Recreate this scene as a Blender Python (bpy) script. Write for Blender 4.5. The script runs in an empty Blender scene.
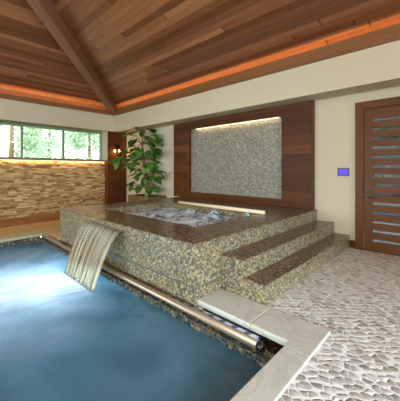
import bpy, bmesh, math, random
from mathutils import Vector, Matrix
random.seed(7)
S = bpy.context.scene
COL = S.collection

# ------------------------------------------------------------------ materials
def lin(c):
    return tuple(((v/255)/12.92 if v/255 <= .04045 else ((v/255+.055)/1.055)**2.4) for v in c) + (1,)

class NT:
    def __init__(s, name):
        s.m = bpy.data.materials.new(name); s.m.use_nodes = True
        s.t = s.m.node_tree; s.t.nodes.clear()
        s.out = s.n('ShaderNodeOutputMaterial')
    def n(s, typ, **kw):
        x = s.t.nodes.new(typ)
        for k, v in kw.items(): setattr(x, k, v)
        return x
    def l(s, a, b): s.t.links.new(a, b)
    def put(s, sock, v):
        if hasattr(v, 'is_linked') or isinstance(v, bpy.types.NodeSocket): s.l(v, sock)
        else: sock.default_value = v
    def math(s, op, a, b=None, c=None):
        x = s.n('ShaderNodeMath', operation=op); s.put(x.inputs[0], a)
        if b is not None: s.put(x.inputs[1], b)
        if c is not None: s.put(x.inputs[2], c)
        return x.outputs[0]
    def uv(s):
        x = s.n('ShaderNodeUVMap'); x.uv_map = 'UVMap'
        y = s.n('ShaderNodeSeparateXYZ'); s.l(x.outputs[0], y.inputs[0])
        return y.outputs[0], y.outputs[1], x.outputs[0]
    def comb(s, x=0, y=0, z=0):
        c = s.n('ShaderNodeCombineXYZ')
        for i, v in enumerate((x, y, z)): s.put(c.inputs[i], v)
        return c.outputs[0]
    def ramp(s, fac, stops, const=False):
        r = s.n('ShaderNodeValToRGB'); r.color_ramp.interpolation = 'CONSTANT' if const else 'LINEAR'
        e = r.color_ramp.elements
        while len(e) < len(stops): e.new(.5)
        for i, (p, c) in enumerate(stops): e[i].position = p; e[i].color = c
        s.put(r.inputs[0], fac); return r.outputs[0]
    def noise(s, vec, scale=5, detail=3, rough=.5, dist=0):
        x = s.n('ShaderNodeTexNoise'); s.l(vec, x.inputs['Vector'])
        x.inputs['Scale'].default_value = scale; x.inputs['Detail'].default_value = detail
        x.inputs['Roughness'].default_value = rough; x.inputs['Distortion'].default_value = dist
        return x.outputs[0]
    def wn(s, vec):
        x = s.n('ShaderNodeTexWhiteNoise', noise_dimensions='3D'); s.l(vec, x.inputs['Vector']); return x.outputs['Value']
    def mix(s, fac, a, b, blend='MIX'):
        x = s.n('ShaderNodeMix', data_type='RGBA', blend_type=blend)
        s.put(x.inputs[0], fac); s.put(x.inputs[6], a); s.put(x.inputs[7], b); return x.outputs[2]
    def bump(s, h, strength=.3, dist=.01):
        b = s.n('ShaderNodeBump'); s.l(h, b.inputs['Height'])
        b.inputs['Strength'].default_value = strength; b.inputs['Distance'].default_value = dist
        return b.outputs[0]
    def pos(s):
        return s.n('ShaderNodeTexCoord').outputs['Object']
    def bsdf(s, color, rough=.5, metal=0, spec=.5, normal=None, emit=None, estr=0, coat=0):
        p = s.n('ShaderNodeBsdfPrincipled')
        s.put(p.inputs['Base Color'], color); s.put(p.inputs['Roughness'], rough)
        s.put(p.inputs['Metallic'], metal); s.put(p.inputs['Specular IOR Level'], spec)
        if coat: p.inputs['Coat Weight'].default_value = coat; p.inputs['Coat Roughness'].default_value = .15
        if normal is not None: s.l(normal, p.inputs['Normal'])
        if emit is not None: s.put(p.inputs['Emission Color'], emit); s.put(p.inputs['Emission Strength'], estr)
        return p.outputs[0]
    def done(s, sh): s.l(sh, s.out.inputs[0]); return s.m

def plain(name, rgb, rough=.5, metal=0, spec=.5, var=.08, scale=6, bump=0):
    t = NT(name); c = lin(rgb)
    nz = t.noise(t.pos(), scale, 4)
    col = t.mix(t.math('MULTIPLY', nz, var*2), c, tuple(v*.7 for v in c[:3])+(1,))
    nrm = t.bump(t.noise(t.pos(), scale*8, 4), bump, .005) if bump else None
    return t.done(t.bsdf(col, rough, metal, spec, nrm))

def emitter(name, rgb, strength):
    t = NT(name); return t.done(t.bsdf((.8, .8, .8, 1), .4, emit=lin(rgb), estr=strength))

def mosaic(name, size, stops, grout, rough=.25, spec=.5, aspect=1.0, gw=.1, metal=0, coat=0):
    t = NT(name); u, v, _ = t.uv()
    r = t.math('DIVIDE', v, size); row = t.math('FLOOR', r)
    q = t.math('ADD', t.math('DIVIDE', u, size*aspect), t.math('MULTIPLY', t.math('MODULO', t.math('ABSOLUTE', row), 2.0), .5))
    cel = t.math('FLOOR', q)
    w = t.wn(t.comb(cel, row, .37))
    col = t.ramp(w, stops, True)
    fu = t.math('FRACT', q); fv = t.math('FRACT', r)
    g = t.math('MINIMUM', t.math('MINIMUM', fu, t.math('SUBTRACT', 1.0, fu)), t.math('MINIMUM', fv, t.math('SUBTRACT', 1.0, fv)))
    mask = t.math('LESS_THAN', g, gw*.5)
    col = t.mix(mask, col, lin(grout))
    w2 = t.wn(t.comb(cel, row, 5.1))
    rg = t.math('ADD', rough, t.math('MULTIPLY', mask, .4))
    # every tile is set very slightly out of true
    nrm = t.bump(t.math('ADD', t.math('MULTIPLY', t.math('SUBTRACT', 1.0, mask), .5), t.math('MULTIPLY', w2, .3)), .25, .003)
    return t.done(t.bsdf(col, rg, metal, spec, nrm, coat=coat))

def wood(name, stops, width=.14, length=1.8, groove=.03, rough=.4, tone=.65, spec=.4, swap=False, coat=0):
    t = NT(name); u, v, _ = t.uv()
    if swap: u, v = v, u
    r = t.math('DIVIDE', v, width); row = t.math('FLOOR', r)
    off = t.wn(t.comb(row, 3.3, 0.7))
    q = t.math('ADD', t.math('DIVIDE', u, length), t.math('MULTIPLY', off, 7.0))
    cel = t.math('FLOOR', q)
    w = t.wn(t.comb(row, cel, 1.9))
    g = t.noise(t.comb(t.math('ADD', t.math('MULTIPLY', u, 1.2), t.math('MULTIPLY', w, 40.0)), t.math('MULTIPLY', v, 22.0), w), 1.6, 5, .6, .6)
    fac = t.math('ADD', t.math('MULTIPLY', w, tone), t.math('MULTIPLY', g, 1-tone))
    col = t.ramp(fac, stops)
    fv = t.math('FRACT', r); fu = t.math('FRACT', q)
    m = t.math('MAXIMUM', t.math('LESS_THAN', fv, groove), t.math('LESS_THAN', fu, .004*groove/.03))
    col = t.mix(t.math('MULTIPLY', m, .7), col, tuple(x*.35 for x in stops[0][1][:3])+(1,))
    nrm = t.bump(t.math('SUBTRACT', t.math('MULTIPLY', g, .15), m), .2, .003)
    return t.done(t.bsdf(col, rough, 0, spec, nrm, coat=coat))

M = {}
M['plaster'] = plain('plaster', (207, 192, 166), .85, spec=.2, var=.04, scale=2, bump=.04)
CE = [(0, lin((66, 34, 22))), (.25, lin((104, 60, 36))), (.5, lin((138, 86, 54))), (.75, lin((166, 110, 74))), (1, lin((194, 144, 104)))]
M['ceiling'] = wood('ceiling_planks', CE, .115, 5.0, .035, .36, .5)
WP = [(0, lin((42, 20, 6))), (.4, lin((74, 38, 12))), (.7, lin((100, 54, 19))), (1, lin((124, 74, 30)))]
M['panel'] = wood('walnut_panel', WP, .17, 3.2, .012, .45, .35, .2)
M['panel_plain'] = wood('walnut_plain', WP, .9, 6, .002, .45, .35, .2)
M['door'] = wood('door_wood', [(0, lin((58, 29, 6))), (.5, lin((96, 52, 14))), (1, lin((128, 76, 28)))], 2.0, 9, .001, .45, .2, .2)
M['trim'] = wood('cove_wood', [(0, lin((92, 54, 28))), (.5, lin((132, 84, 46))), (1, lin((165, 112, 66)))], 1.0, 3.5, .002, .45, .4)
M['planter'] = wood('planter_wood', [(0, lin((92, 68, 42))), (.5, lin((116, 88, 54))), (1, lin((138, 108, 70)))], .2, 1.5, .01, .6, .4)
M['beam'] = wood('beam_wood', [(0, lin((104, 66, 48))), (.5, lin((136, 90, 66))), (1, lin((164, 118, 90)))], 1.0, 9, .001, .4, .2)
MO = [(0, lin((98, 86, 66))), (.14, lin((148, 124, 82))), (.34, lin((96, 96, 90))), (.46, lin((150, 140, 112))), (.6, lin((122, 104, 72))), (.76, lin((66, 68, 68))), (.91, lin((168, 160, 134)))]
M['mosaic'] = mosaic('mosaic_side', .0178, MO, (126, 116, 92), .2, .5, 1.2, .12)
MT = [(0, lin((84, 66, 52))), (.2, lin((124, 100, 72))), (.45, lin((62, 54, 50))), (.62, lin((150, 122, 88))), (.8, lin((98, 84, 72))), (.93, lin((46, 44, 44)))]
M['mosaic_top'] = mosaic('mosaic_tread', .0185, MT, (98, 82, 64), .2, .5, 1.15, .1)
MW = [(0, lin((134, 128, 112))), (.2, lin((104, 101, 92))), (.4, lin((150, 142, 122))), (.6, lin((122, 112, 92))), (.78, lin((172, 164, 144))), (.9, lin((92, 92, 90)))]
M['mosaic_wall'] = mosaic('mosaic_feature', .019, MW, (132, 126, 110), .3, .5, 1.0, .1)
MP = [(0, lin((72, 78, 78))), (.3, lin((44, 50, 54))), (.5, lin((150, 124, 80))), (.65, lin((92, 84, 62))), (.85, lin((36, 40, 44)))]
M['mosaic_pool'] = mosaic('mosaic_waterline', .028, MP, (84, 78, 66), .2, .5, 1.0, .12)
M['pool_tile'] = mosaic('pool_tile', .05, [(0, lin((70, 104, 124))), (.4, lin((84, 118, 136))), (.7, lin((58, 92, 112)))], (100, 128, 140), .3)
M['bronze'] = plain('dark_bronze', (38, 30, 26), .4, .7)
M['black'] = plain('black_plastic', (20, 20, 22), .4)
M['steel'] = plain('brushed_metal', (158, 140, 118), .42, .7, var=.1)
M['cream_bar'] = plain('cream_bar', (232, 212, 172), .4)
M['frame_green'] = plain('window_frame', (128, 142, 104), .4, var=.05)
M['sill'] = plain('sill', (120, 92, 60), .4)
M['soil'] = plain('soil', (60, 44, 32), .9, bump=.5)
M['trunk'] = plain('fig_bark', (122, 90, 58), .8, bump=.4, scale=12, var=.5)
M['led'] = emitter('led_strip', (255, 222, 170), .8)
M['bulb'] = emitter('bulb', (255, 205, 130), 6)
M['grey_joint'] = plain('joint', (84, 80, 70), .5)

def screen():
    t = NT('touch_screen'); u, v, _ = t.uv()
    return t.done(t.bsdf((.02, .02, .05, 1), .3, spec=.1, emit=lin((96, 70, 250)), estr=.62))
M['screen'] = screen()
def icon():
    t = NT('screen_icon'); return t.done(t.bsdf((.02, .01, .06, 1), .3, emit=lin((60, 30, 190)), estr=.25))
M['screen_icon'] = icon()

def stone_marble():
    t = NT('coping_stone'); p = t.pos()
    n = t.noise(p, 2.2, 6, .62, 1.8)
    col = t.ramp(n, [(0, lin((172, 170, 158))), (.45, lin((192, 190, 178))), (.53, lin((178, 176, 165))), (.58, lin((194, 192, 181))), (1, lin((180, 178, 165)))])
    return t.done(t.bsdf(col, .42, 0, .4))
M['coping'] = stone_marble()
M['coping_far'] = plain('coping_far', (172, 164, 128), .5, bump=.1)

def pebbles():
    t = NT('pebble_floor'); u, v, uvv = t.uv()
    wob = t.noise(uvv, 9, 1)
    wv = t.n('ShaderNodeVectorMath', operation='MULTIPLY_ADD')
    t.l(t.comb(wob, t.noise(t.comb(v, u, 3.0), 9, 1), 0), wv.inputs[0]); wv.inputs[1].default_value = (.03, .03, 0); t.l(uvv, wv.inputs[2])
    mp = t.n('ShaderNodeMapping'); t.l(wv.outputs[0], mp.inputs[0]); mp.inputs['Rotation'].default_value = (0, 0, .75); mp.inputs['Scale'].default_value = (1.0, 1.3, 1)
    def vor(feature):
        x = t.n('ShaderNodeTexVoronoi', feature=feature, voronoi_dimensions='2D'); t.l(mp.outputs[0], x.inputs['Vector'])
        x.inputs['Scale'].default_value = 16.0; x.inputs['Randomness'].default_value = .75; return x
    c = vor('F1'); e = vor('DISTANCE_TO_EDGE').outputs['Distance']
    # rounded stones: far from the cell border and near the cell centre
    rd = t.math('MINIMUM', t.math('SUBTRACT', .60, c.outputs['Distance']), t.math('MULTIPLY', e, .95))
    sep = t.n('ShaderNodeSeparateColor'); t.l(c.outputs['Color'], sep.inputs[0])
    tone = t.math('ADD', t.math('MULTIPLY', sep.outputs[0], .75), t.math('MULTIPLY', t.noise(uvv, 50, 3), .25))
    peb = t.ramp(tone, [(.12, lin((150, 143, 132))), (.4, lin((184, 179, 169))), (.6, lin((200, 196, 187))), (.9, lin((216, 213, 206)))])
    edge = t.ramp(rd, [(0, (0, 0, 0, 1)), (.03, (0, 0, 0, 1)), (.06, (1, 1, 1, 1))])
    col = t.mix(edge, lin((228, 229, 226)), peb)
    h = t.ramp(rd, [(0, (0, 0, 0, 1)), (.03, (0, 0, 0, 1)), (.14, (.7, .7, .7, 1)), (.4, (1, 1, 1, 1))])
    nrm = t.bump(h, .7, .011)
    return t.done(t.bsdf(col, .4, 0, .4, nrm))
M['pebbles'] = pebbles()

def deck():
    t = NT('far_deck'); u, v, uvv = t.uv()
    x = t.n('ShaderNodeTexVoronoi'); t.l(uvv, x.inputs['Vector']); x.inputs['Scale'].default_value = 24
    col = t.ramp(x.outputs['Distance'], [(0, lin((214, 184, 128))), (.5, lin((188, 156, 104))), (1, lin((150, 122, 80)))])
    return t.done(t.bsdf(col, .5))
M['deck'] = deck()

def ledger():
    t = NT('ledge_stone'); u, v, uvv = t.uv()
    a = t.n('ShaderNodeAttribute'); a.attribute_name = 'tone'
    f = t.math('ADD', t.math('MULTIPLY', a.outputs['Fac'], .75), t.math('MULTIPLY', t.noise(t.pos(), 16, 5, .6), .35))
    col = t.ramp(f, [(.05, lin((104, 72, 40))), (.3, lin((154, 116, 68))), (.55, lin((188, 150, 96))), (.75, lin((206, 172, 120))), (1, lin((226, 200, 156)))])
    return t.done(t.bsdf(col, .8, 0, .25, t.bump(t.noise(t.pos(), 45, 5), .6, .01)))
M['ledger'] = ledger()

def glass(name, tint, refl=1.0):
    t = NT(name); fr = t.n('ShaderNodeFresnel'); fr.inputs[0].default_value = 1.5
    tr = t.n('ShaderNodeBsdfTransparent'); tr.inputs[0].default_value = tint
    gl = t.n('ShaderNodeBsdfGlossy'); gl.inputs['Roughness'].default_value = .02
    m = t.n('ShaderNodeMixShader'); t.l(t.math('MULTIPLY', fr.outputs[0], refl), m.inputs[0]); t.l(tr.outputs[0], m.inputs[1]); t.l(gl.outputs[0], m.inputs[2])
    return t.done(m.outputs[0])
M['glass'] = glass('window_glass', (.93, .97, .95, 1))
M['door_glass'] = glass('tinted_door_glass', (.3, .3, .31, 1), .3)

def pool_water():
    t = NT('pool_water'); p = t.pos()
    sep = t.n('ShaderNodeSeparateXYZ'); t.l(p, sep.inputs[0])
    big = t.noise(p, .8, 3, .5, .6)
    mid = t.noise(p, 3.2, 3, .55, .8)
    nrm = t.bump(t.math('ADD', big, t.math('MULTIPLY', mid, .35)), .32, .10)
    # long soft streaks of foam fanning out from where the sheet lands
    dx = t.math('SUBTRACT', sep.outputs[0], FALL[0]); dy = t.math('SUBTRACT', FALL[1], sep.outputs[1])
    ang = t.math('ARCTAN2', t.math('ADD', dx, t.math('MULTIPLY', dy, .55)), t.math('ADD', dy, .9))
    st = t.noise(t.comb(t.math('MULTIPLY', ang, 9.0), t.math('MULTIPLY', dy, .8), 0), 2.2, 4, .6)
    wid = t.math('SUBTRACT', 1.0, t.math('SMOOTH_MIN', 1.0, t.math('ABSOLUTE', t.math('DIVIDE', t.math('ADD', dx, t.math('MULTIPLY', dy, .45)), t.math('ADD', .50, t.math('MULTIPLY', dy, .25)))), .1))
    ln = t.ramp(dy, [(0, (0, 0, 0, 1)), (.02, (1, 1, 1, 1)), (.12, (.75, .75, .75, 1)), (.7, (.18, .18, .18, 1)), (1, (0, 0, 0, 1))])
    sm = t.math('SMOOTHSTEP' if False else 'MULTIPLY', t.math('MAXIMUM', wid, 0.0), t.math('MULTIPLY', ln, t.ramp(st, [(.35, (.1, .1, .1, 1)), (.66, (1, 1, 1, 1))])))
    foam = t.math('MINIMUM', t.math('MULTIPLY', sm, 2.0), .9)
    cloud = t.ramp(t.noise(p, .9, 4, .6, 1.0), [(.35, lin((62, 104, 122))), (.7, lin((100, 144, 166)))])
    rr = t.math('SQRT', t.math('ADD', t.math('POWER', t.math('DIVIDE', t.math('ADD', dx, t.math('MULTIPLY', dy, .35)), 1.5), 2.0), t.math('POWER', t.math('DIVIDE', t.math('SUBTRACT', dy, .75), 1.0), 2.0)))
    refl_patch = t.math('MULTIPLY', t.ramp(rr, [(0, (1, 1, 1, 1)), (.35, (.75, .75, .75, 1)), (1, (0, 0, 0, 1))]), t.ramp(t.noise(p, 1.1, 4, .55, 1.2), [(.3, (.25, .25, .25, 1)), (.65, (1, 1, 1, 1))]))
    cloud = t.mix(t.math('MULTIPLY', refl_patch, .95), cloud, lin((190, 218, 242)))  # pale patch: window reflection painted into the colour of the aerated water
    body = t.n('ShaderNodeBsdfDiffuse'); t.l(t.mix(foam, cloud, lin((214, 234, 252))), body.inputs[0])
    tr = t.n('ShaderNodeBsdfTransparent'); tr.inputs[0].default_value = lin((120, 170, 190))
    a = t.n('ShaderNodeMixShader'); a.inputs[0].default_value = 1.0; tl = t.n('ShaderNodeBsdfTranslucent'); t.l(t.mix(foam, cloud, lin((214, 234, 252))), tl.inputs[0])
    bt = t.n('ShaderNodeMixShader'); bt.inputs[0].default_value = .4; t.l(body.outputs[0], bt.inputs[1]); t.l(tl.outputs[0], bt.inputs[2])
    t.l(tr.outputs[0], a.inputs[1]); t.l(bt.outputs[0], a.inputs[2])
    gl = t.n('ShaderNodeBsdfGlossy'); gl.inputs['Roughness'].default_value = .16; t.l(nrm, gl.inputs['Normal'])
    fr = t.n('ShaderNodeFresnel'); fr.inputs[0].default_value = 1.46; t.l(nrm, fr.inputs['Normal'])
    b = t.n('ShaderNodeMixShader'); t.l(fr.outputs[0], b.inputs[0]); t.l(a.outputs[0], b.inputs[1]); t.l(gl.outputs[0], b.inputs[2])
    return t.done(b.outputs[0])
FALL = (-3.40, 1.40)
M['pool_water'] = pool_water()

def spa_water():
    t = NT('spa_water'); p = t.pos()
    n = t.noise(p, 5.5, 6, .65, 1.0)
    foam = t.ramp(n, [(.40, (0, 0, 0, 1)), (.54, (1, 1, 1, 1))])
    col = t.mix(foam, lin((74, 112, 136)), lin((226, 240, 253)))
    return t.done(t.bsdf(col, .25, 0, .25, t.bump(t.noise(p, 9, 4), .5, .03)))
M['spa_water'] = spa_water()

def sheet():
    t = NT('falling_water'); u, v, _ = t.uv()
    st = t.noise(t.comb(t.math('MULTIPLY', u, 36.0), t.math('MULTIPLY', v, .5), 0), 1.0, 3, .6)
    fac = t.ramp(st, [(.38, (.05, .05, .05, 1)), (.62, (.78, .78, .78, 1))])
    tr = t.n('ShaderNodeBsdfTransparent'); tr.inputs[0].default_value = lin((236, 228, 200))
    d = t.n('ShaderNodeBsdfDiffuse'); d.inputs[0].default_value = lin((242, 230, 198))
    tl = t.n('ShaderNodeBsdfTranslucent'); tl.inputs[0].default_value = lin((242, 230, 198))
    w = t.n('ShaderNodeMixShader'); w.inputs[0].default_value = .5; t.l(d.outputs[0], w.inputs[1]); t.l(tl.outputs[0], w.inputs[2])
    a = t.n('ShaderNodeMixShader'); t.l(fac, a.inputs[0]); t.l(tr.outputs[0], a.inputs[1]); t.l(w.outputs[0], a.inputs[2])
    gl = t.n('ShaderNodeBsdfGlossy'); gl.inputs['Roughness'].default_value = .12
    nrm = t.bump(st, .5, .03); t.l(nrm, gl.inputs['Normal'])
    fr = t.n('ShaderNodeFresnel'); fr.inputs[0].default_value = 1.6; t.l(nrm, fr.inputs['Normal'])
    b = t.n('ShaderNodeMixShader'); t.l(t.math('MINIMUM', t.math('MULTIPLY', fr.outputs[0], 1.2), 1.0), b.inputs[0]); t.l(a.outputs[0], b.inputs[1]); t.l(gl.outputs[0], b.inputs[2])
    return t.done(b.outputs[0])
M['sheet'] = sheet()

def foliage(name, a, b, rough=.45):
    t = NT(name); at = t.n('ShaderNodeAttribute'); at.attribute_name = 'tone'
    col = t.ramp(at.outputs['Fac'], [(0, lin(a)), (1, lin(b))])
    d = t.bsdf(col, rough, 0, .4); tl = t.n('ShaderNodeBsdfTranslucent'); t.l(col, tl.inputs[0])
    m = t.n('ShaderNodeMixShader'); m.inputs[0].default_value = .25; t.l(d, m.inputs[1]); t.l(tl.outputs[0], m.inputs[2])
    return t.done(m.outputs[0])
M['fig_leaf'] = foliage('fig_leaf', (40, 84, 28), (126, 172, 74), .35)
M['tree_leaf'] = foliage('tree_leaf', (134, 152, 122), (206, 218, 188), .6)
M['hedge_leaf'] = foliage('hedge_leaf', (52, 80, 50), (104, 130, 84), .6)
M['grass'] = plain('grass', (92, 118, 66), .9, bump=.4)
M['outdoor_pool'] = plain('outdoor_pool', (70, 118, 158), .1)
M['garden'] = plain('garden_wall', (150, 148, 132), .9)
M['outdoor_deck'] = plain('outdoor_deck', (190, 178, 160), .7)

def rope():
    t = NT('folded_cover'); u, v, _ = t.uv()
    s = t.math('FRACT', t.math('ADD', t.math('MULTIPLY', u, 8.0), v))
    col = t.ramp(s, [(0, lin((186, 188, 196))), (.5, lin((164, 170, 186))), (.62, lin((70, 80, 112))), (.8, lin((44, 50, 72))), (.95, lin((120, 128, 156)))])
    return t.done(t.bsdf(col, .35))
M['cover'] = rope()

# ------------------------------------------------------------------ mesh helpers
class MB:
    def __init__(s): s.v = []; s.f = []; s.uv = {}; s.tone = []; s.smooth = []
    def face(s, idx, uv=None, tone=.5, sm=False):
        s.f.append(idx)
        if uv: s.uv[len(s.f)-1] = uv
        s.tone.append(tone); s.smooth.append(sm)
    def box(s, x0, x1, y0, y1, z0, z1, tone=.5):
        b = len(s.v)
        s.v += [(x, y, z) for z in (z0, z1) for y in (y0, y1) for x in (x0, x1)]
        for q in ((0, 2, 3, 1), (4, 5, 7, 6), (0, 1, 5, 4), (2, 6, 7, 3), (0, 4, 6, 2), (1, 3, 7, 5)):
            s.face([b+i for i in q], tone=tone)
        return s
    def quad(s, pts, uv=None, tone=.5, sm=False):
        b = len(s.v); s.v += [tuple(p) for p in pts]; s.face(list(range(b, b+len(pts))), uv, tone, sm); return s
    def tube(s, pts, r, n=12, caps=True):
        pts = [Vector(p) for p in pts]; rr = r if isinstance(r, (list, tuple)) else [r]*len(pts); rings = []
        L = 0; up = Vector((0, 0, 1)); Ls = []
        for i, p in enumerate(pts):
            d = (pts[min(i+1, len(pts)-1)]-pts[max(i-1, 0)]).normalized()
            a = d.cross(up if abs(d.z) < .95 else Vector((1, 0, 0))).normalized(); c = d.cross(a).normalized()
            if i: L += (p-pts[i-1]).length
            Ls.append(L); b = len(s.v); rings.append(b)
            for k in range(n):
                t = 2*math.pi*k/n; s.v.append(tuple(p+(a*math.cos(t)+c*math.sin(t))*rr[i]))
        for i in range(len(pts)-1):
            for k in range(n):
                k2 = (k+1) % n; a, b = rings[i], rings[i+1]
                s.face([a+k, a+k2, b+k2, b+k], [(Ls[i], k/n), (Ls[i], (k+1)/n), (Ls[i+1], (k+1)/n), (Ls[i+1], k/n)], sm=True)
        if caps:
            s.face([rings[0]+k for k in range(n)][::-1]); s.face([rings[-1]+k for k in range(n)])
        return s
    def lathe(s, c, prof, n=20):
        rings = []
        for r, z in prof:
            b = len(s.v); rings.append(b)
            for k in range(n):
                t = 2*math.pi*k/n; s.v.append((c[0]+r*math.cos(t), c[1]+r*math.sin(t), c[2]+z))
        for i in range(len(prof)-1):
            for k in range(n):
                k2 = (k+1) % n; s.face([rings[i]+k, rings[i]+k2, rings[i+1]+k2, rings[i+1]+k], sm=True)
        s.face([rings[0]+k for k in range(n)][::-1]); s.face([rings[-1]+k for k in range(n)])
        return s

def wloc(o):
    l = Vector((0, 0, 0))
    while o is not None: l += o.location; o = o.parent
    return l

def build(name, mb, mat, parent=None, label=None, bevel=0, origin=None, kind=None):
    if parent is not None: org = wloc(parent)
    elif origin is not None: org = Vector(origin)
    else:
        xs, ys, zs = zip(*mb.v); org = Vector(((min(xs)+max(xs))/2, (min(ys)+max(ys))/2, min(zs)))
    me = bpy.data.meshes.new(name)
    me.from_pydata([tuple(Vector(v)-org) for v in mb.v], [], mb.f)
    uvl = me.uv_layers.new(name='UVMap')
    at = me.attributes.new('tone', 'FLOAT', 'FACE')
    for p in me.polygons:
        at.data[p.index].value = mb.tone[p.index]; p.use_smooth = mb.smooth[p.index]
        cu = mb.uv.get(p.index)
        if cu is None:
            n = p.normal; ax = max(range(3), key=lambda i: abs(n[i]))
            i, j = ((1, 2), (0, 2), (0, 1))[ax]
            cu = [(mb.v[k][i], mb.v[k][j]) for k in mb.f[p.index]]
        for li, c in zip(p.loop_indices, cu): uvl.data[li].uv = c
    me.materials.append(M[mat] if isinstance(mat, str) else mat)
    o = bpy.data.objects.new(name, me); COL.objects.link(o)
    if parent is not None: o.parent = parent
    else: o.location = org
    if bevel:
        b = o.modifiers.new('bevel', 'BEVEL'); b.width = bevel; b.segments = 2; b.limit_method = 'ANGLE'
    if label: o['label'] = label
    if kind: o['kind'] = kind
    return o

def thing(name, loc, label, cat, group=None):
    o = bpy.data.objects.new(name, None); COL.objects.link(o); o.location = loc; o.empty_display_size = .1
    o['label'] = label; o['category'] = cat
    if group: o['group'] = group
    return o
def tag(o, label, cat, group=None, kind=None):
    o['label'] = label; o['category'] = cat
    if group: o['group'] = group
    if kind: o['kind'] = kind
    return o
def struct(o, label, cat): return tag(o, label, cat, kind='structure')
B = lambda *a: MB().box(*a)

# ------------------------------------------------------------------ setting
YB = 4.86; XS = -7.98
m = MB()
m.box(-9.0, -1.2, YB, 5.02, -.02, 2.46); m.box(.09, 2.8, YB, 5.02, -.02, 2.46); m.box(-1.2, .09, YB, 5.02, 2.305, 2.46)
m.box(XS-.16, 2.8, 4.42, 5.02, 2.46, 3.0); m.box(-9.0, 2.8, 4.60, 5.02, 3.0, 3.6)
struct(build('wall_back', m, 'plaster'), 'cream plaster wall with a dropped soffit behind the hot tub and door', 'wall')
m = MB()
m.box(-9.0, XS, -4.8, 4.42, 2.46, 3.0); m.box(-9.0, XS-.16, -4.8, 4.60, 3.0, 3.6)
m.box(-9.0, -8.24, -4.8, YB, -.02, 1.50); m.box(-9.0, -8.24, -4.8, -2.19, 1.50, 2.46); m.box(-8.47, -8.1, 4.2, YB, 1.50, 2.46)
struct(build('wall_left', m, 'plaster'), 'cream plaster soffit and wall above the strip window', 'wall')
m = MB()
m.box(2.6, 2.8, -4.8, -3.6, 0, 3.4); m.box(2.6, 2.8, 3.9, YB, 0, 3.4); m.box(2.6, 2.8, -3.6, 3.9, 2.5, 3.4)
struct(build('wall_right', m, 'plaster'), 'cream plaster wall around the big side window', 'wall')
m = MB()
m.box(-9.0, -6.6, -4.8, -4.6, -.02, 3.4); m.box(1.9, 2.8, -4.8, -4.6, 0, 3.4); m.box(-6.6, 1.9, -4.8, -4.6, 2.5, 3.4)
struct(build('wall_front', m, 'plaster'), 'cream plaster wall around the added window behind the viewer', 'wall')

# hipped plank ceiling
x0, x1, y0, y1, zc, sl = XS-.11, 2.75, -4.75, 4.56, 3.24, .30
h = (y1-y0)/2; zr = zc+sl*h; ra, rb = (x0+h, y0+h, zr), (x1-h, y0+h, zr)
k = math.hypot(1, sl)
m = MB()
m.quad([(x0, y1, zc), (x1, y1, zc), rb, ra], [(x0, 0), (x1, 0), (x1-h, h*k), (x0+h, h*k)])
m.quad([(x0, y0, zc), (x0, y1, zc), ra], [(y0, 20), (y1, 20), (y1-h, 20+h*k)])
m.quad([(x1, y0, zc), (x0, y0, zc), ra, rb], [(x1, 40), (x0, 40), (x0+h, 40+h*k), (x1-h, 40+h*k)])
m.quad([(x1, y1, zc), (x1, y0, zc), rb], [(y1, 60), (y0, 60), (y0+h, 60+h*k)])
struct(build('ceiling', m, 'ceiling'), 'hipped ceiling of reddish brown wood planks', 'ceiling')

struct(build('trim_1', B(XS-.04, 2.6, 4.38, 4.42, 2.96, 3.155), 'trim'), 'wooden cove board running above the hot tub wall', 'trim')
struct(build('trim_2', B(XS, XS+.04, -4.6, 4.42, 2.96, 3.09), 'trim'), 'wooden cove board running above the strip window', 'trim')
struct(build('trim_3', B(XS-.12, 2.6, 4.555, 4.598, 3.0, 3.24), 'trim'), 'lit orange wood strip behind the cove over the hot tub', 'trim')
struct(build('trim_4', B(XS-.158, XS-.115, -4.6, 4.555, 3.0, 3.24), 'trim'), 'lit orange wood strip behind the cove over the windows', 'trim')

# hip beam in the corner: runs from the cove corner up to the ridge
def beam(p, d, L, w, dep):
    d = Vector(d).normalized(); side = d.cross(Vector((0, 0, 1))).normalized(); up = side.cross(d).normalized()
    p = Vector(p); m = MB()
    c = [p+side*a*w/2+up*b for b in (0, dep) for a in (-1, 1)]
    e = [q+d*L for q in c]
    m.v = [tuple(q) for q in c+e]
    for q, uvq in (((0, 1, 5, 4), 0), ((2, 6, 7, 3), .3), ((0, 4, 6, 2), .6), ((1, 3, 7, 5), .9)):
        m.face(list(q), [((Vector(m.v[i])-p).dot(d), uvq+(Vector(m.v[i])-p).dot(up)+(Vector(m.v[i])-p).dot(side)) for i in q])
    m.face([0, 2, 3, 1]); m.face([4, 5, 7, 6])
    return m
bm_ = beam((XS+.0, 4.40, 3.02), (1, -1, .285), 6.45, .20, .30)
tag(build('roof_beam', bm_, 'beam', bevel=.012), 'brown wooden hip beam slanting from the ceiling corner', 'beam')

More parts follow.
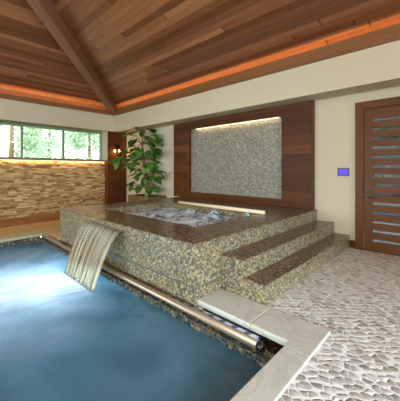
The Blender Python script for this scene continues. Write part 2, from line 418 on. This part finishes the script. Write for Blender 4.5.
# floors
m = MB(); m.box(-1.29, 2.6, 2.205, 4.86, -.12, 0); m.box(-.72, 2.6, -4.6, 2.205, -.12, 0)
struct(build('floor', m, 'pebbles'), 'pale grey pebble floor beside the steps and pool', 'floor')
m = MB(); m.box(-8.25, -6.25, -4.6, 4.86, -.12, 0); m.box(-6.25, -5.2, 1.82, 4.86, -.12, 0); m.box(-6.25, -.72, -4.6, -3.7, -.12, 0)
struct(build('floor_deck', m, 'deck'), 'golden beige deck between the pool and the stone wall', 'floor')
struct(build('trim_5', MB().quad([(-8.2, -4.6, .022), (-6.55, -4.6, .022), (-7.42, 4.2, .022), (-8.2, 4.2, .022)])
             .quad([(-6.55, -4.6, 0), (-7.42, 4.2, 0), (-7.42, 4.2, .022), (-6.55, -4.6, .022)]), 'trim'), 'orange wood floor border along the stone wall', 'trim')
m = MB()
px0, px1, py0, py1, pz = -5.85, -.90, -3.7, 1.69, -1.35
m.box(px0-.1, px0, py0, py1+.0, pz, -.032); m.box(px1, px1+.1, py0, 1.86, pz, -.04); m.box(px0-.1, px1+.1, py0-.1, py0, pz, -.04)
m.box(px0-.1, px1, py1, 1.79, pz, -.075); m.box(px0-.1, -1.8, 1.79, 1.9, pz, -.10); m.box(-1.8, -.72, 1.79, 2.2, pz, -.10)
struct(build('pool_wall', m, 'mosaic_pool'), 'dark mosaic tile at the waterline of the pool', 'pool wall')
struct(build('pool_floor', B(px0, px1, py0, py1, pz-.05, pz), 'pool_tile'), 'blue tiled bottom of the pool', 'pool floor')

struct(build('light_block_floor', B(-9.0, 2.8, -4.8, 5.02, -1.8, -1.45), 'plaster'), 'unseen slab added to block light from beneath the pool and floor', 'floor')  # added slab, keeps sky light from leaking up through gaps
cp = thing('pool_coping', (-.8, 1.5, 0), 'grey veined stone coping turning the corner of the pool beside the pebbles', 'coping')
build('slab', B(-1.803, -1.22, 1.855, 2.205, -.035, .018), 'coping', cp, bevel=.008)
m = MB(); poly = [(-1.216, 1.855), (-.892, 1.855), (-.892, 1.79), (-.715, 1.79), (-.715, 2.205), (-1.216, 2.205)]
m.v = [(x, y, z) for z in (-.035, .018) for x, y in poly]
m.face([5, 4, 3, 2, 1, 0]); m.face(list(range(6, 12)))
for i in range(6): j = (i+1) % 6; m.face([i, j, j+6, i+6])
build('slab', m, 'coping', cp, bevel=.008)
for a, b in ((.55, 1.786), (-.7, .546), (-1.95, -.704), (-3.7, -1.954)):
    build('slab', B(-.892, -.715, a, b, -.035, .018), 'coping', cp, bevel=.006)
tag(build('pool_coping', B(-6.25, -5.83, -3.7, 1.815, -.03, .018), 'coping_far', bevel=.008), 'pale stone coping on the far side of the pool by the stone wall', 'coping')

# stacked ledge stone wall
m = MB(); z = 0.0
rs = random.Random(3)
while z < 1.47:
    hh = rs.choice((.026, .032, .04, .046)); hh = min(hh, 1.485-z)
    y = -.6
    while y < 4.2:
        w = rs.uniform(.06, .24); y2 = min(y+w, 4.2)
        m.box(-8.24, -8.20+rs.uniform(0, .045), y+.002, y2-.002, z+.0015, z+hh-.0015, rs.random())
        y = y2
    z += hh
m.box(-8.24, -8.19, -4.6, -.6, 0, 1.485)
struct(build('wall_stone', m, 'ledger'), 'stacked tan ledge stone wall under the strip window', 'stone wall')

# strip window in the left wall
def window(name, label, sill=True):
    o = bpy.data.objects.new(name, None); COL.objects.link(o); struct(o, label, 'window'); return o
w1 = window('window_1', 'long strip window above the stone wall looking onto trees'); w1.location = (-8.45, 1.0, 1.5)
GX = -8.42
m = MB(); m.box(GX-.05, GX+.03, -2.19, 4.2, 2.405, 2.46); m.box(GX-.05, GX+.03, -2.19, 4.2, 1.54, 1.575)
m.box(GX-.05, GX+.03, 4.15, 4.2, 1.575, 2.405); m.box(GX-.05, GX+.03, -2.19, -2.14, 1.575, 2.405)
build('frame', m, 'frame_green', w1)
build('sill', B(-8.5, -8.10, -2.19, 4.2, 1.503, 1.54), 'sill', w1, bevel=.004)
build('reveal_board', B(-8.47, -8.0, 4.19, 4.2, 1.54, 2.46), 'frame_green' if False else 'plaster', w1)
ys = [-2.14, -1.17, -.12, .93, 1.976, 3.022, 4.15]
for y in ys[1:-1]: build('mullion', B(GX-.05, GX+.035, y-.03, y+.03, 1.575, 2.405), 'frame_green', w1)
for a, b in zip(ys, ys[1:]):
    a += .03 if a > -2 else 0; b -= .03 if b < 4 else 0
    build('pane', B(GX-.012, GX-.006, a, b, 1.575, 2.405), 'glass', w1)
tag(build('light_strip', B(-8.155, -8.135, -2.1, 4.18, 1.488, 1.503), 'led'), 'glowing light strip under the sill above the stone wall', 'light')

struct(build('wall_column', B(-8.47, XS, 4.205, YB, 0, 2.46), 'panel_plain', origin=(-8.2, 4.5, 0)), 'dark wood pilaster at the end of the strip window carrying the wall lamp', 'pilaster')

# big window beside the viewer; the one behind is added for light
w2 = window('window_2', 'big window in the right wall'); w2.location = (2.7, 0, 0)
yy = [-3.6+i*1.5 for i in range(6)]
m = MB(); m.box(2.66, 2.74, -3.6, 3.9, 0, .06); m.box(2.66, 2.74, -3.6, 3.9, 2.44, 2.5)
for y in yy: m.box(2.66, 2.74, max(y-.03, -3.6), min(y+.03, 3.9), .06, 2.44)
build('frame', m, 'frame_green', w2)
for a, b in zip(yy, yy[1:]): build('pane', B(2.695, 2.702, a+.03, b-.03, .06, 2.44), 'glass', w2)
w3 = window('added_window', 'unseen window added for light in the wall behind the viewer'); w3.location = (-2.3, -4.7, 0)
xx = [-6.6+i*1.7 for i in range(6)]
m = MB(); m.box(-6.6, 1.9, -4.74, -4.66, 0, .06); m.box(-6.6, 1.9, -4.74, -4.66, 2.44, 2.5)
for x in xx: m.box(max(x-.03, -6.6), min(x+.03, 1.9), -4.74, -4.66, .06, 2.44)
build('frame', m, 'frame_green', w3)
for a, b in zip(xx, xx[1:]): build('pane', B(a+.03, b-.03, -4.702, -4.695, .06, 2.44), 'glass', w3)

struct(build('baseboard_back', B(-1.284, -1.2, 4.835, YB, 0, .115), 'panel_plain', bevel=.003), 'short dark wood baseboard between the steps and the door', 'baseboard')

# ------------------------------------------------------------------ door
d1 = bpy.data.objects.new('door_1', None); COL.objects.link(d1); d1.location = (-.55, 4.85, 0)
struct(d1, 'brown wooden door with horizontal glass slots', 'door')
m = MB(); m.box(-1.2, -1.086, 4.815, 5.02, 0, 2.305); m.box(-.024, .09, 4.815, 5.02, 0, 2.305); m.box(-1.086, -.024, 4.815, 5.02, 2.19, 2.305)
build('frame', m, 'door', d1, bevel=.004)
m = MB(); m.box(-1.118, -1.086, 4.80, 4.83, 0, 2.19)
leaf = MB()
leaf.box(-1.08, -.972, 4.845, 4.89, .012, 2.185); leaf.box(-.138, -.03, 4.845, 4.89, .012, 2.185)
leaf.box(-.972, -.138, 4.845, 4.89, .012, .143); leaf.box(-.972, -.138, 4.845, 4.89, 2.03, 2.185)
lf = build('leaf', leaf, 'door', d1, bevel=.003)
n_gap = 14; z0g, pit, gh = .164, .1418, .042
for i in range(n_gap-1):
    build('slat', B(-.972, -.138, 4.848, 4.888, z0g+gh/2+i*pit, z0g-gh/2+(i+1)*pit), 'door', lf)
for i in range(n_gap):
    build('glass_strip', B(-.972, -.138, 4.862, 4.870, z0g-gh/2+i*pit, z0g+gh/2+i*pit), 'door_glass', lf)
lk = MB(); lk.box(-1.052, -.998, 4.832, 4.845, .905, .955); build('lock', lk, 'black', lf, bevel=.004)
hd = MB(); hd.box(-1.055, -.995, 4.833, 4.845, .79, .85); hd.tube([(-1.025, 4.845, .82), (-1.025, 4.80, .82)], .010, 10); hd.tube([(-1.03, 4.80, .82), (-.925, 4.797, .82)], .009, 10)
build('handle', hd, 'black', lf, label='black door handle')
build('threshold', B(-1.086, -.024, 4.83, 5.0, 0, .011), 'door', d1)
for zz in (.12, 1.1, 2.0):
    pass

# touch panel by the door
kp = thing('wall_touchscreen', (-1.38, YB, 1.21), 'small black touchscreen with a violet display on the wall left of the door', 'touchscreen')
build('case', B(-1.467, -1.294, 4.845, YB, 1.146, 1.277), 'black', kp, bevel=.004)
sc = build('screen', B(-1.450, -1.311, 4.8425, 4.846, 1.163, 1.262), 'screen', kp)
for a in (-1.415, -1.372):
    build('icon', B(a, a+.026, 4.8415, 4.843, 1.215, 1.24), 'screen_icon', sc)

# ------------------------------------------------------------------ mosaic feature panel
fp = thing('feature_panel', (-3.68, 4.82, .55), 'big wooden framed mosaic panel on the wall behind the hot tub', 'wall panel')
build('side_board', B(-5.50, -4.92, 4.76, YB, .553, 2.445), 'panel', fp, bevel=.003)
build('side_board', B(-2.425, -1.855, 4.76, YB, .553, 2.445), 'panel', fp, bevel=.003)
build('rail', B(-4.92, -2.425, 4.76, YB, 2.255, 2.445), 'panel', fp)
build('rail', B(-4.92, -2.425, 4.76, YB, .553, .69), 'panel', fp)
build('edge_board', B(-1.862, -1.845, 4.75, YB, .553, 2.452), 'panel_plain', fp)
build('mosaic_field', B(-4.92, -2.425, 4.845, YB, .69, 2.255), 'mosaic_wall', fp)
tag(build('light_strip', B(-4.72, -2.50, 4.80, 4.822, 2.235, 2.255), 'led'), 'glowing light strip under the top of the mosaic panel', 'light')
# ------------------------------------------------------------------ hot tub
ht = thing('hot_tub', (-3.5, 3.3, 0), 'raised square hot tub clad in gold and grey mosaic tile', 'hot tub')
hx0, hx1, hy0, hy1, hz = -5.21, -1.803, 1.82, 4.758, .552
tx0, tx1, ty0, ty1 = -4.62, -2.31, 2.36, 3.72
def clad(a): return a
build('front_panel', B(hx0, hx1, hy0, hy0+.06, -.10, hz-.014), 'mosaic', ht, bevel=.004)
build('side_panel', B(hx1-.06, hx1, hy0+.06, YB, -.02, hz-.014), 'mosaic', ht, bevel=.004)
build('side_panel', B(hx0, hx0+.06, hy0+.06, YB, -.02, hz-.014), 'mosaic', ht)
m = MB(); m.box(hx0-.004, hx1+.004, hy0-.004, ty0, hz-.014, hz); m.box(hx0-.004, hx1+.004, ty1, YB, hz-.014, hz)
m.box(hx0-.004, tx0, ty0, ty1, hz-.014, hz); m.box(tx1, hx1+.004, ty0, ty1, hz-.014, hz)
build('rim', m, 'mosaic_top', ht, label='dark brown mosaic rim')
m = MB(); m.box(tx0-.02, tx1+.02, ty0-.02, ty0, -.0, hz-.014); m.box(tx0-.02, tx1+.02, ty1, ty1+.02, 0, hz-.014)
m.box(tx0-.02, tx0, ty0, ty1, 0, hz-.014); m.box(tx1, tx1+.02, ty0, ty1, 0, hz-.014); m.box(tx0, tx1, ty0, ty1, -.02, .0)
build('basin', m, 'mosaic', ht)
m = MB(); m.box(hx0, hx1+.003, hy0-.003, hy0, .128, .138); m.box(hx1, hx1+.003, hy0, 2.20, .128, .138)
build('base_joint', m, 'grey_joint', ht)
m = MB(); m.box(-4.10, -3.04, hy0-.045, hy0, .452, .460); m.box(-4.10, -3.04, hy0-.045, hy0, .484, .490)
build('spillway', m, 'steel', ht, label='slim metal spillway slot')
m = MB(); m.tube([(-4.18, ty1+.04, hz+.028), (-2.2, ty1+.04, hz+.028)], .03, 14)
build('rail_bar', m, 'cream_bar', ht, label='cream rounded bar along the far rim')
# spa water
m = MB(); N = 46; K = 28; vi = {}
rs = random.Random(11)
lum = [(-2.42, 3.60, .09, .14), (-3.05, 3.56, .09, .11), (-3.6, 3.5, .12, .09), (-3.5, 3.2, .2, .06), (-2.9, 2.9, .25, .05), (-3.9, 3.0, .2, .04), (-3.3, 2.7, .2, .04)]
for j in range(K+1):
    for i in range(N+1):
        x = tx0+(tx1-tx0)*i/N; y = ty0+(ty1-ty0)*j/K
        zz = .44+.014*math.sin(9*x+3*y)*math.cos(11*y-4*x)+rs.uniform(-.008, .008)
        for lx, ly, r, hgt in lum: zz += hgt*math.exp(-((x-lx)**2+(y-ly)**2)/(r*r))
        vi[i, j] = len(m.v); m.v.append((x, y, zz))
for j in range(K):
    for i in range(N): m.face([vi[i, j], vi[i+1, j], vi[i+1, j+1], vi[i, j+1]], sm=True)
tag(build('spa_water', m, 'spa_water'), 'white bubbling water inside the hot tub', 'water', kind='stuff')

# ------------------------------------------------------------------ steps
st = thing('tiled_steps', (-1.54, 3.5, 0), 'two mosaic tiled steps climbing the right side of the hot tub', 'steps')
a = build('step', B(-1.799, -1.522, 2.21, YB-.004, .0, .360), 'mosaic', st, bevel=.003)
build('tread', B(-1.799, -1.518, 2.206, YB-.004, .360, .371), 'mosaic_top', a, label='dark brown mosaic tread')
b = build('step', B(-1.522, -1.285, 2.21, YB-.004, .0, .184), 'mosaic', st, bevel=.003)
build('tread', B(-1.522, -1.281, 2.206, YB-.004, .184, .195), 'mosaic_top', b, label='dark brown mosaic tread')

# ------------------------------------------------------------------ pool water, waterfall, cover
m = MB(); m.quad([(px0, py0, -.135), (px1, py0, -.135), (px1, py1, -.135), (px0, py1, -.135)])
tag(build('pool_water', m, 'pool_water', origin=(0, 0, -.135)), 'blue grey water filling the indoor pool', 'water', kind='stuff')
m = MB(); NU, NV = 60, 24; vi = {}
rs = random.Random(5); ph = [rs.uniform(0, 6) for _ in range(4)]
for j in range(NV+1):
    s = j/NV; fall = s*1.0
    y = 1.79-.40*s; zz = .478-(.478+.145)*s**1.75
    xa = -4.09+.25*s; xb = -3.05+.08*s
    for i in range(NU+1):
        f = i/NU; r =   .0035*math.sin(f*60+ph[0])+.002*math.sin(f*97+ph[1]+s*2)
        vi[i, j] = len(m.v); m.v.append((xa+(xb-xa)*f, y-r*(.3+s), zz+r*.5))
for j in range(NV):
    for i in range(NU):
        q = [vi[i, j], vi[i+1, j], vi[i+1, j+1], vi[i, j+1]]
        m.face(q, [(i/NU*1.05, j/NV), ((i+1)/NU*1.05, j/NV), ((i+1)/NU*1.05, (j+1)/NV), (i/NU*1.05, (j+1)/NV)], sm=True)
wf = tag(build('waterfall', m, 'sheet'), 'curved sheet of water falling from the hot tub into the pool', 'waterfall')
sd = wf.modifiers.new('thick', 'SOLIDIFY'); sd.thickness = .004

pc = thing('pool_cover', (-3.5, 1.75, 0), 'rolled pool cover with a long metal leading bar at the foot of the hot tub', 'pool cover')
build('leading_bar', MB().tube([(-5.85, 1.735, -.035), (-1.07, 1.735, -.035)], .033, 20), 'steel', pc)
build('end_cap', MB().tube([(-1.07, 1.735, -.035), (-1.02, 1.735, -.035)], [.033, .031], 16), 'black', pc)
build('cover_roll', MB().tube([(-2.2, 1.803, -.062), (-1.12, 1.815, -.058)], .030, 16), 'cover', pc, label='white and blue folded cover sheet')

# ------------------------------------------------------------------ planter and fig
AX = .8098
FW = Vector((-math.cos(AX), math.sin(AX), 0)); RT = Vector((math.sin(AX), math.cos(AX), 0))
pb = Vector((-6.30, 4.50, 0))
pl = thing('planter_box', (-6.36, 4.5, 0), 'low wooden planter box behind the hot tub under the fig tree', 'planter')
m = MB(); m.box(-6.85, -5.88, 4.22, 4.25, 0, .53); m.box(-6.85, -5.88, 4.80, 4.83, 0, .53); m.box(-6.85, -6.82, 4.25, 4.80, 0, .53); m.box(-5.91, -5.88, 4.25, 4.80, 0, .53); m.box(-6.82, -5.91, 4.25, 4.80, 0, .03)
build('box', m, 'planter', pl)
build('soil', B(-6.82, -5.91, 4.25, 4.80, .03, .49), 'soil', pl)
fg = thing('fig_tree', (pb.x, pb.y, .49), 'tall fiddle leaf fig with dark green leaves in the corner', 'plant')
rs = random.Random(21)
def P(px, py, dep=0):   # from image estimate to a point around the trunk
    d0 = (pb.dot(FW))+dep; s = (px-200)/272.9*d0; zz = 1.25+(169.6-py)/272.9*d0
    q = FW*d0+RT*s; return Vector((q.x, q.y, zz))
trunk_pts = [Vector((pb.x, pb.y, .49)), P(147, 190), P(145, 175), P(144, 160), P(142, 145), P(143, 132)]
build('trunk', MB().tube(trunk_pts, [.055, .05, .045, .035, .025, .012], 10), 'trunk', fg)
clusters = [(128, 133), (134, 134), (141, 130), (149, 128), (153, 134), (158, 138), (161, 141), (153, 142), (147, 137), (135, 141), (133, 147), (152, 149), (157, 151), (148, 152),
            (116, 160), (121, 157), (118, 163), (126, 152), (130, 157), (135, 153), (137, 161), (130, 163), (142, 157), (151, 157), (155, 162), (147, 165), (153, 169), (158, 172),
            (134, 168), (140, 171), (137, 176), (145, 179), (134, 183), (140, 186), (151, 178), (153, 184), (157, 176), (160, 155), (127, 160), (148, 143), (139, 149), (150, 188), (155, 188)]
leaf_m = MB(); br = MB()
def leaf(base, dirv, L, W, droop, tone):
    d = dirv.normalized(); side = d.cross(Vector((0, 0, 1)));
    side = side.normalized() if side.length > .01 else Vector((1, 0, 0)); up = side.cross(d)
    rows = []
    for i, (t, w) in enumerate(((0, .04), (.15, .42), (.35, .62), (.6, 1.0), (.8, .9), (.93, .55), (1, .05))):
        c = base+d*L*t-Vector((0, 0, 1))*droop*L*t*t
        b = len(leaf_m.v); rows.append(b)
        for k, e in ((-1, .10), (0, 0), (1, .10)): q = c+side*k*w*W/2+up*e*w*W; q.y = min(q.y, 4.80); q.z = min(q.z, 2.40 if q.y > 4.35 else 9); leaf_m.v.append(tuple(q))
    for a, b in zip(rows, rows[1:]):
        for k in (0, 1): leaf_m.face([a+k, a+k+1, b+k+1, b+k], tone=tone, sm=True)
for cx, cy in clusters:
    dep = rs.uniform(-.32, .22); c = P(cx, cy, dep)
    zt = max(.8, c.z-.12)
    tp = min(trunk_pts, key=lambda q: abs(q.z-zt))
    c.y = min(c.y, 4.74)
    br.tube([tp, (tp+c)/2+Vector((0, 0, .03)), c], [.012, .009, .006], 6)
    for j in range(6):
        out = (c-tp); out.z = 0; an = rs.uniform(-1.3, 1.3)
        dv = Matrix.Rotation(an, 3, 'Z') @ (out.normalized() if out.length > .02 else Vector((1, 0, 0))); dv.z = rs.uniform(-.5, .45)
        leaf(c+Vector((rs.uniform(-.06, .06), rs.uniform(-.06, .06), rs.uniform(-.06, .06)))-dv.normalized()*.08, dv, rs.uniform(.20, .32), rs.uniform(.14, .21), rs.uniform(.1, .5), rs.random())
build('branches', br, 'trunk', fg)
build('foliage', leaf_m, 'fig_leaf', fg)

# ------------------------------------------------------------------ wall lamp
LY, LZ = 4.53, 1.86
wl = thing('wall_lamp', (XS, LY, LZ), 'small bronze wall lamp with glowing bulbs on the dark wood pilaster', 'lamp')
m = MB(); m.tube([(XS, LY, LZ+.13), (XS+.025, LY, LZ+.13)], .075, 18)
pt = build('back_plate', m, 'bronze', wl)
m = MB(); m.tube([(XS+.025, LY, LZ+.13), (XS+.09, LY, LZ+.14), (XS+.10, LY, LZ+.06)], .012, 10); m.tube([(XS+.10, LY-.16, LZ+.06), (XS+.10, LY+.16, LZ+.06)], .012, 10)
build('arm', m, 'bronze', wl)
for dy in (-.15, 0, .15):
    m = MB(); m.lathe((XS+.10, LY+dy, LZ-.03), [(.004, -.035), (.022, -.02), (.028, 0), (.022, .025), (.012, .045), (.012, .07)], 12)
    build('bulb', m, 'bulb', wl)
    m = MB(); m.lathe((XS+.10, LY+dy, LZ+.02), [(.016, 0), (.020, .01), (.018, .03), (.01, .04)], 12)
    build('socket', m, 'bronze', wl)

# ------------------------------------------------------------------ outdoors
m = MB()
m.box(-40, -9.0, -30, 30, -.3, -.05); m.box(2.8, 30, -30, 30, -.3, -.05); m.box(-9.0, 2.8, -30, -4.8, -.3, -.05); m.box(-9.0, 2.8, 15.5, 40, -.3, -.05)
struct(build('ground_lawn', m, 'grass'), 'green lawn outside', 'lawn')
struct(build('patio_floor', B(-9.0, 2.8, 5.02, 7.8, -.3, -.02), 'pebbles'), 'pebble terrace seen through the door slots', 'terrace')
struct(build('patio_deck', B(-9.0, 2.8, 11.2, 15.5, -.3, -.03), 'outdoor_deck'), 'pale deck outside the door', 'terrace')
tag(build('outdoor_pool', B(-9.0, 2.8, 7.8, 11.2, -.3, -.06), 'outdoor_pool'), 'blue outdoor pool glimpsed through the door slots', 'pool', kind='stuff')

def tree(x, y, H, R, label, cat='tree', mat='tree_leaf', n=4200, group=None, zlow=.5, sq=1.0):
    t = thing('outdoor_tree', (x, y, -.05), label, cat, group); r = random.Random(int(x*31+y*17))
    build('trunk', MB().tube([(x, y, -.05), (x+.05, y, H*.35), (x, y+.05, H*.75)], [.14, .10, .05], 8), 'trunk', t)
    m = MB(); blobs = [(r.gauss(0, R*.45), r.gauss(0, R*.45), r.uniform(zlow+.3, H-.4), r.uniform(.4, .75)*R*.62) for _ in range(16)]
    for i in range(n):
        bx, by, bz, brr = r.choice(blobs); v = Vector((r.gauss(0, 1), r.gauss(0, 1), r.gauss(0, 1))).normalized()*brr*r.uniform(.75, 1.05)
        c = Vector((x+bx, y+by, max(zlow, bz+v.z*.9)))+Vector((v.x, v.y, 0))
        a = Vector((r.gauss(0, 1), r.gauss(0, 1), r.gauss(0, 1))).normalized(); b = a.orthogonal().normalized(); L = r.uniform(.05, .10)
        m.quad([c-a*L, c+b*L*.5, c+a*L, c-b*L*.5], tone=r.random())
    build('crown', m, mat, t)
    return t
G = 'trees behind the strip window'
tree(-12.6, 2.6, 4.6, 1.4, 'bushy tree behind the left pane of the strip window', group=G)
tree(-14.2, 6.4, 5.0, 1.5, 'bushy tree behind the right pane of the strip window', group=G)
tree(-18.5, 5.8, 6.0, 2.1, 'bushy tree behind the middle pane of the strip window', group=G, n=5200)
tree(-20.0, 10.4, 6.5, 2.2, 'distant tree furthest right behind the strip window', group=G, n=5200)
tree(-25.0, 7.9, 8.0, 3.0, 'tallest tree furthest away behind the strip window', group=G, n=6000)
struct(build('garden_wall', B(-9, 2.8, 16.0, 16.3, -.05, 7.5), 'garden'), 'grey green garden wall outside the door', 'wall')
tree(-1.9, 13.6, 3.6, 1.2, 'dark green tree outside the slotted door', mat='hedge_leaf', n=3000)

# ------------------------------------------------------------------ lights
def area(name, loc, aim, sx, sy, power, rgb, spread=180):
    l = bpy.data.lights.new(name, 'AREA'); l.shape = 'RECTANGLE'; l.size = sx; l.size_y = sy; l.energy = power
    l.color = lin(rgb)[:3]; l.spread = math.radians(spread)
    o = bpy.data.objects.new(name, l); COL.objects.link(o); o.location = loc
    o.rotation_euler = Vector(aim).to_track_quat('-Z', 'Y').to_euler(); return o
area('daylight_side', (2.95, .2, 1.3), (-1, 0, 0), 2.3, 7.4, 640, (212, 229, 255))
area('rear_fill', (-2.3, -4.95, 1.3), (0, 1, 0), 8.4, 2.3, 210, (232, 240, 255))  # fill lamp added outside the added rear window
# strip lights lying along Y have their long side along Y after tracking, so sizes are set per strip
def strip(name, a, b, aim, w, power, rgb):
    a = Vector(a); b = Vector(b); d = (b-a); L = d.length; d.normalize(); z = -Vector(aim).normalized(); y = z.cross(d).normalized()
    l = bpy.data.lights.new(name, 'AREA'); l.shape = 'RECTANGLE'; l.size = L; l.size_y = w; l.energy = power; l.color = lin(rgb)[:3]
    o = bpy.data.objects.new(name, l); COL.objects.link(o)
    R = Matrix((d, y, z)).transposed(); o.matrix_world = Matrix.Translation((a+b)/2) @ R.to_4x4(); return o
AMB = (255, 196, 128)
strip('cove_light_back', (XS, 4.445, 3.015), (2.5, 4.445, 3.015), (0, .25, 1), .03, 18, AMB)
strip('cove_light_left', (XS-.025, -4.5, 3.015), (XS-.025, 4.4, 3.015), (-.25, 0, 1), .03, 16, AMB)
strip('ceiling_fill_right', (2.35, -4.3, 2.9), (2.35, 4.2, 2.9), (-.4, 0, 1), .08, 210, (236, 244, 255))  # added uplight for general fill, no cove on this side
strip('ceiling_fill_front', (-7.5, -4.3, 2.9), (2.3, -4.3, 2.9), (0, .4, 1), .08, 240, (236, 244, 255))  # second added uplight, fills the ceiling from the front
area('pool_glow_fill', (-4.0, 1.64, -1.1), (.12, -.72, .62), .5, .4, 110, (214, 236, 255))  # lamp added under the surface in place of the reflected window glow
strip('sill_light', (-8.145, -2.0, 1.484), (-8.145, 4.15, 1.484), (.05, 0, -1), .02, 16, (255, 200, 130))
strip('mosaic_light', (-4.7, 4.808, 2.232), (-2.5, 4.808, 2.232), (0, .35, -1), .02, 1.2, (255, 226, 180))
for i, (dx, dy) in enumerate(((-5.2, -.6), (-3.2, -.9), (-1.2, -.6), (.8, 1.2), (1.0, 3.2))):  # added fill discs below the ceiling, without fixtures
    l = bpy.data.lights.new('overhead_fill', 'AREA'); l.shape = 'DISK'; l.size = .35; l.energy = 28; l.color = lin((240, 246, 255))[:3]
    o = bpy.data.objects.new('overhead_fill', l); COL.objects.link(o); o.location = (dx, dy, 3.37+.3*min(dy+4.75, 4.56-dy, dx+8.09, 2.75-dx)-.04)
l = bpy.data.lights.new('lamp_glow', 'POINT'); l.energy = 2.6; l.color = lin((255, 190, 110))[:3]; l.shadow_soft_size = .05
o = bpy.data.objects.new('lamp_glow', l); COL.objects.link(o); o.location = (XS+.17, LY, LZ-.06)

wd = bpy.data.worlds.new('sky'); S.world = wd; wd.use_nodes = True
bg = wd.node_tree.nodes['Background']; bg.inputs[0].default_value = (.80, .93, 1.0, 1); bg.inputs[1].default_value = 5.2

# ------------------------------------------------------------------ camera
cam = bpy.data.cameras.new('camera'); co = bpy.data.objects.new('camera', cam); COL.objects.link(co)
co.location = (0, 0, 1.25)
cam.sensor_fit = 'HORIZONTAL'; cam.sensor_width = 36; cam.lens = 36*272.9/400
cam.shift_y = -(200.5-169.6)/400
co.rotation_euler = FW.to_track_quat('-Z', 'Y').to_euler()
cam.clip_start = .05; cam.clip_end = 200
S.camera = co
S.view_settings.view_transform = 'Standard'; S.view_settings.look = 'None'; S.view_settings.gamma = 1
S.view_settings.use_curve_mapping = False; S.view_settings.exposure = .66
S.cycles.use_denoising = True; S.cycles.max_bounces = 10; S.cycles.diffuse_bounces = 6; S.cycles.transparent_max_bounces = 16
S.cycles.sample_clamp_indirect = 6; S.cycles.caustics_reflective = False; S.cycles.caustics_refractive = False
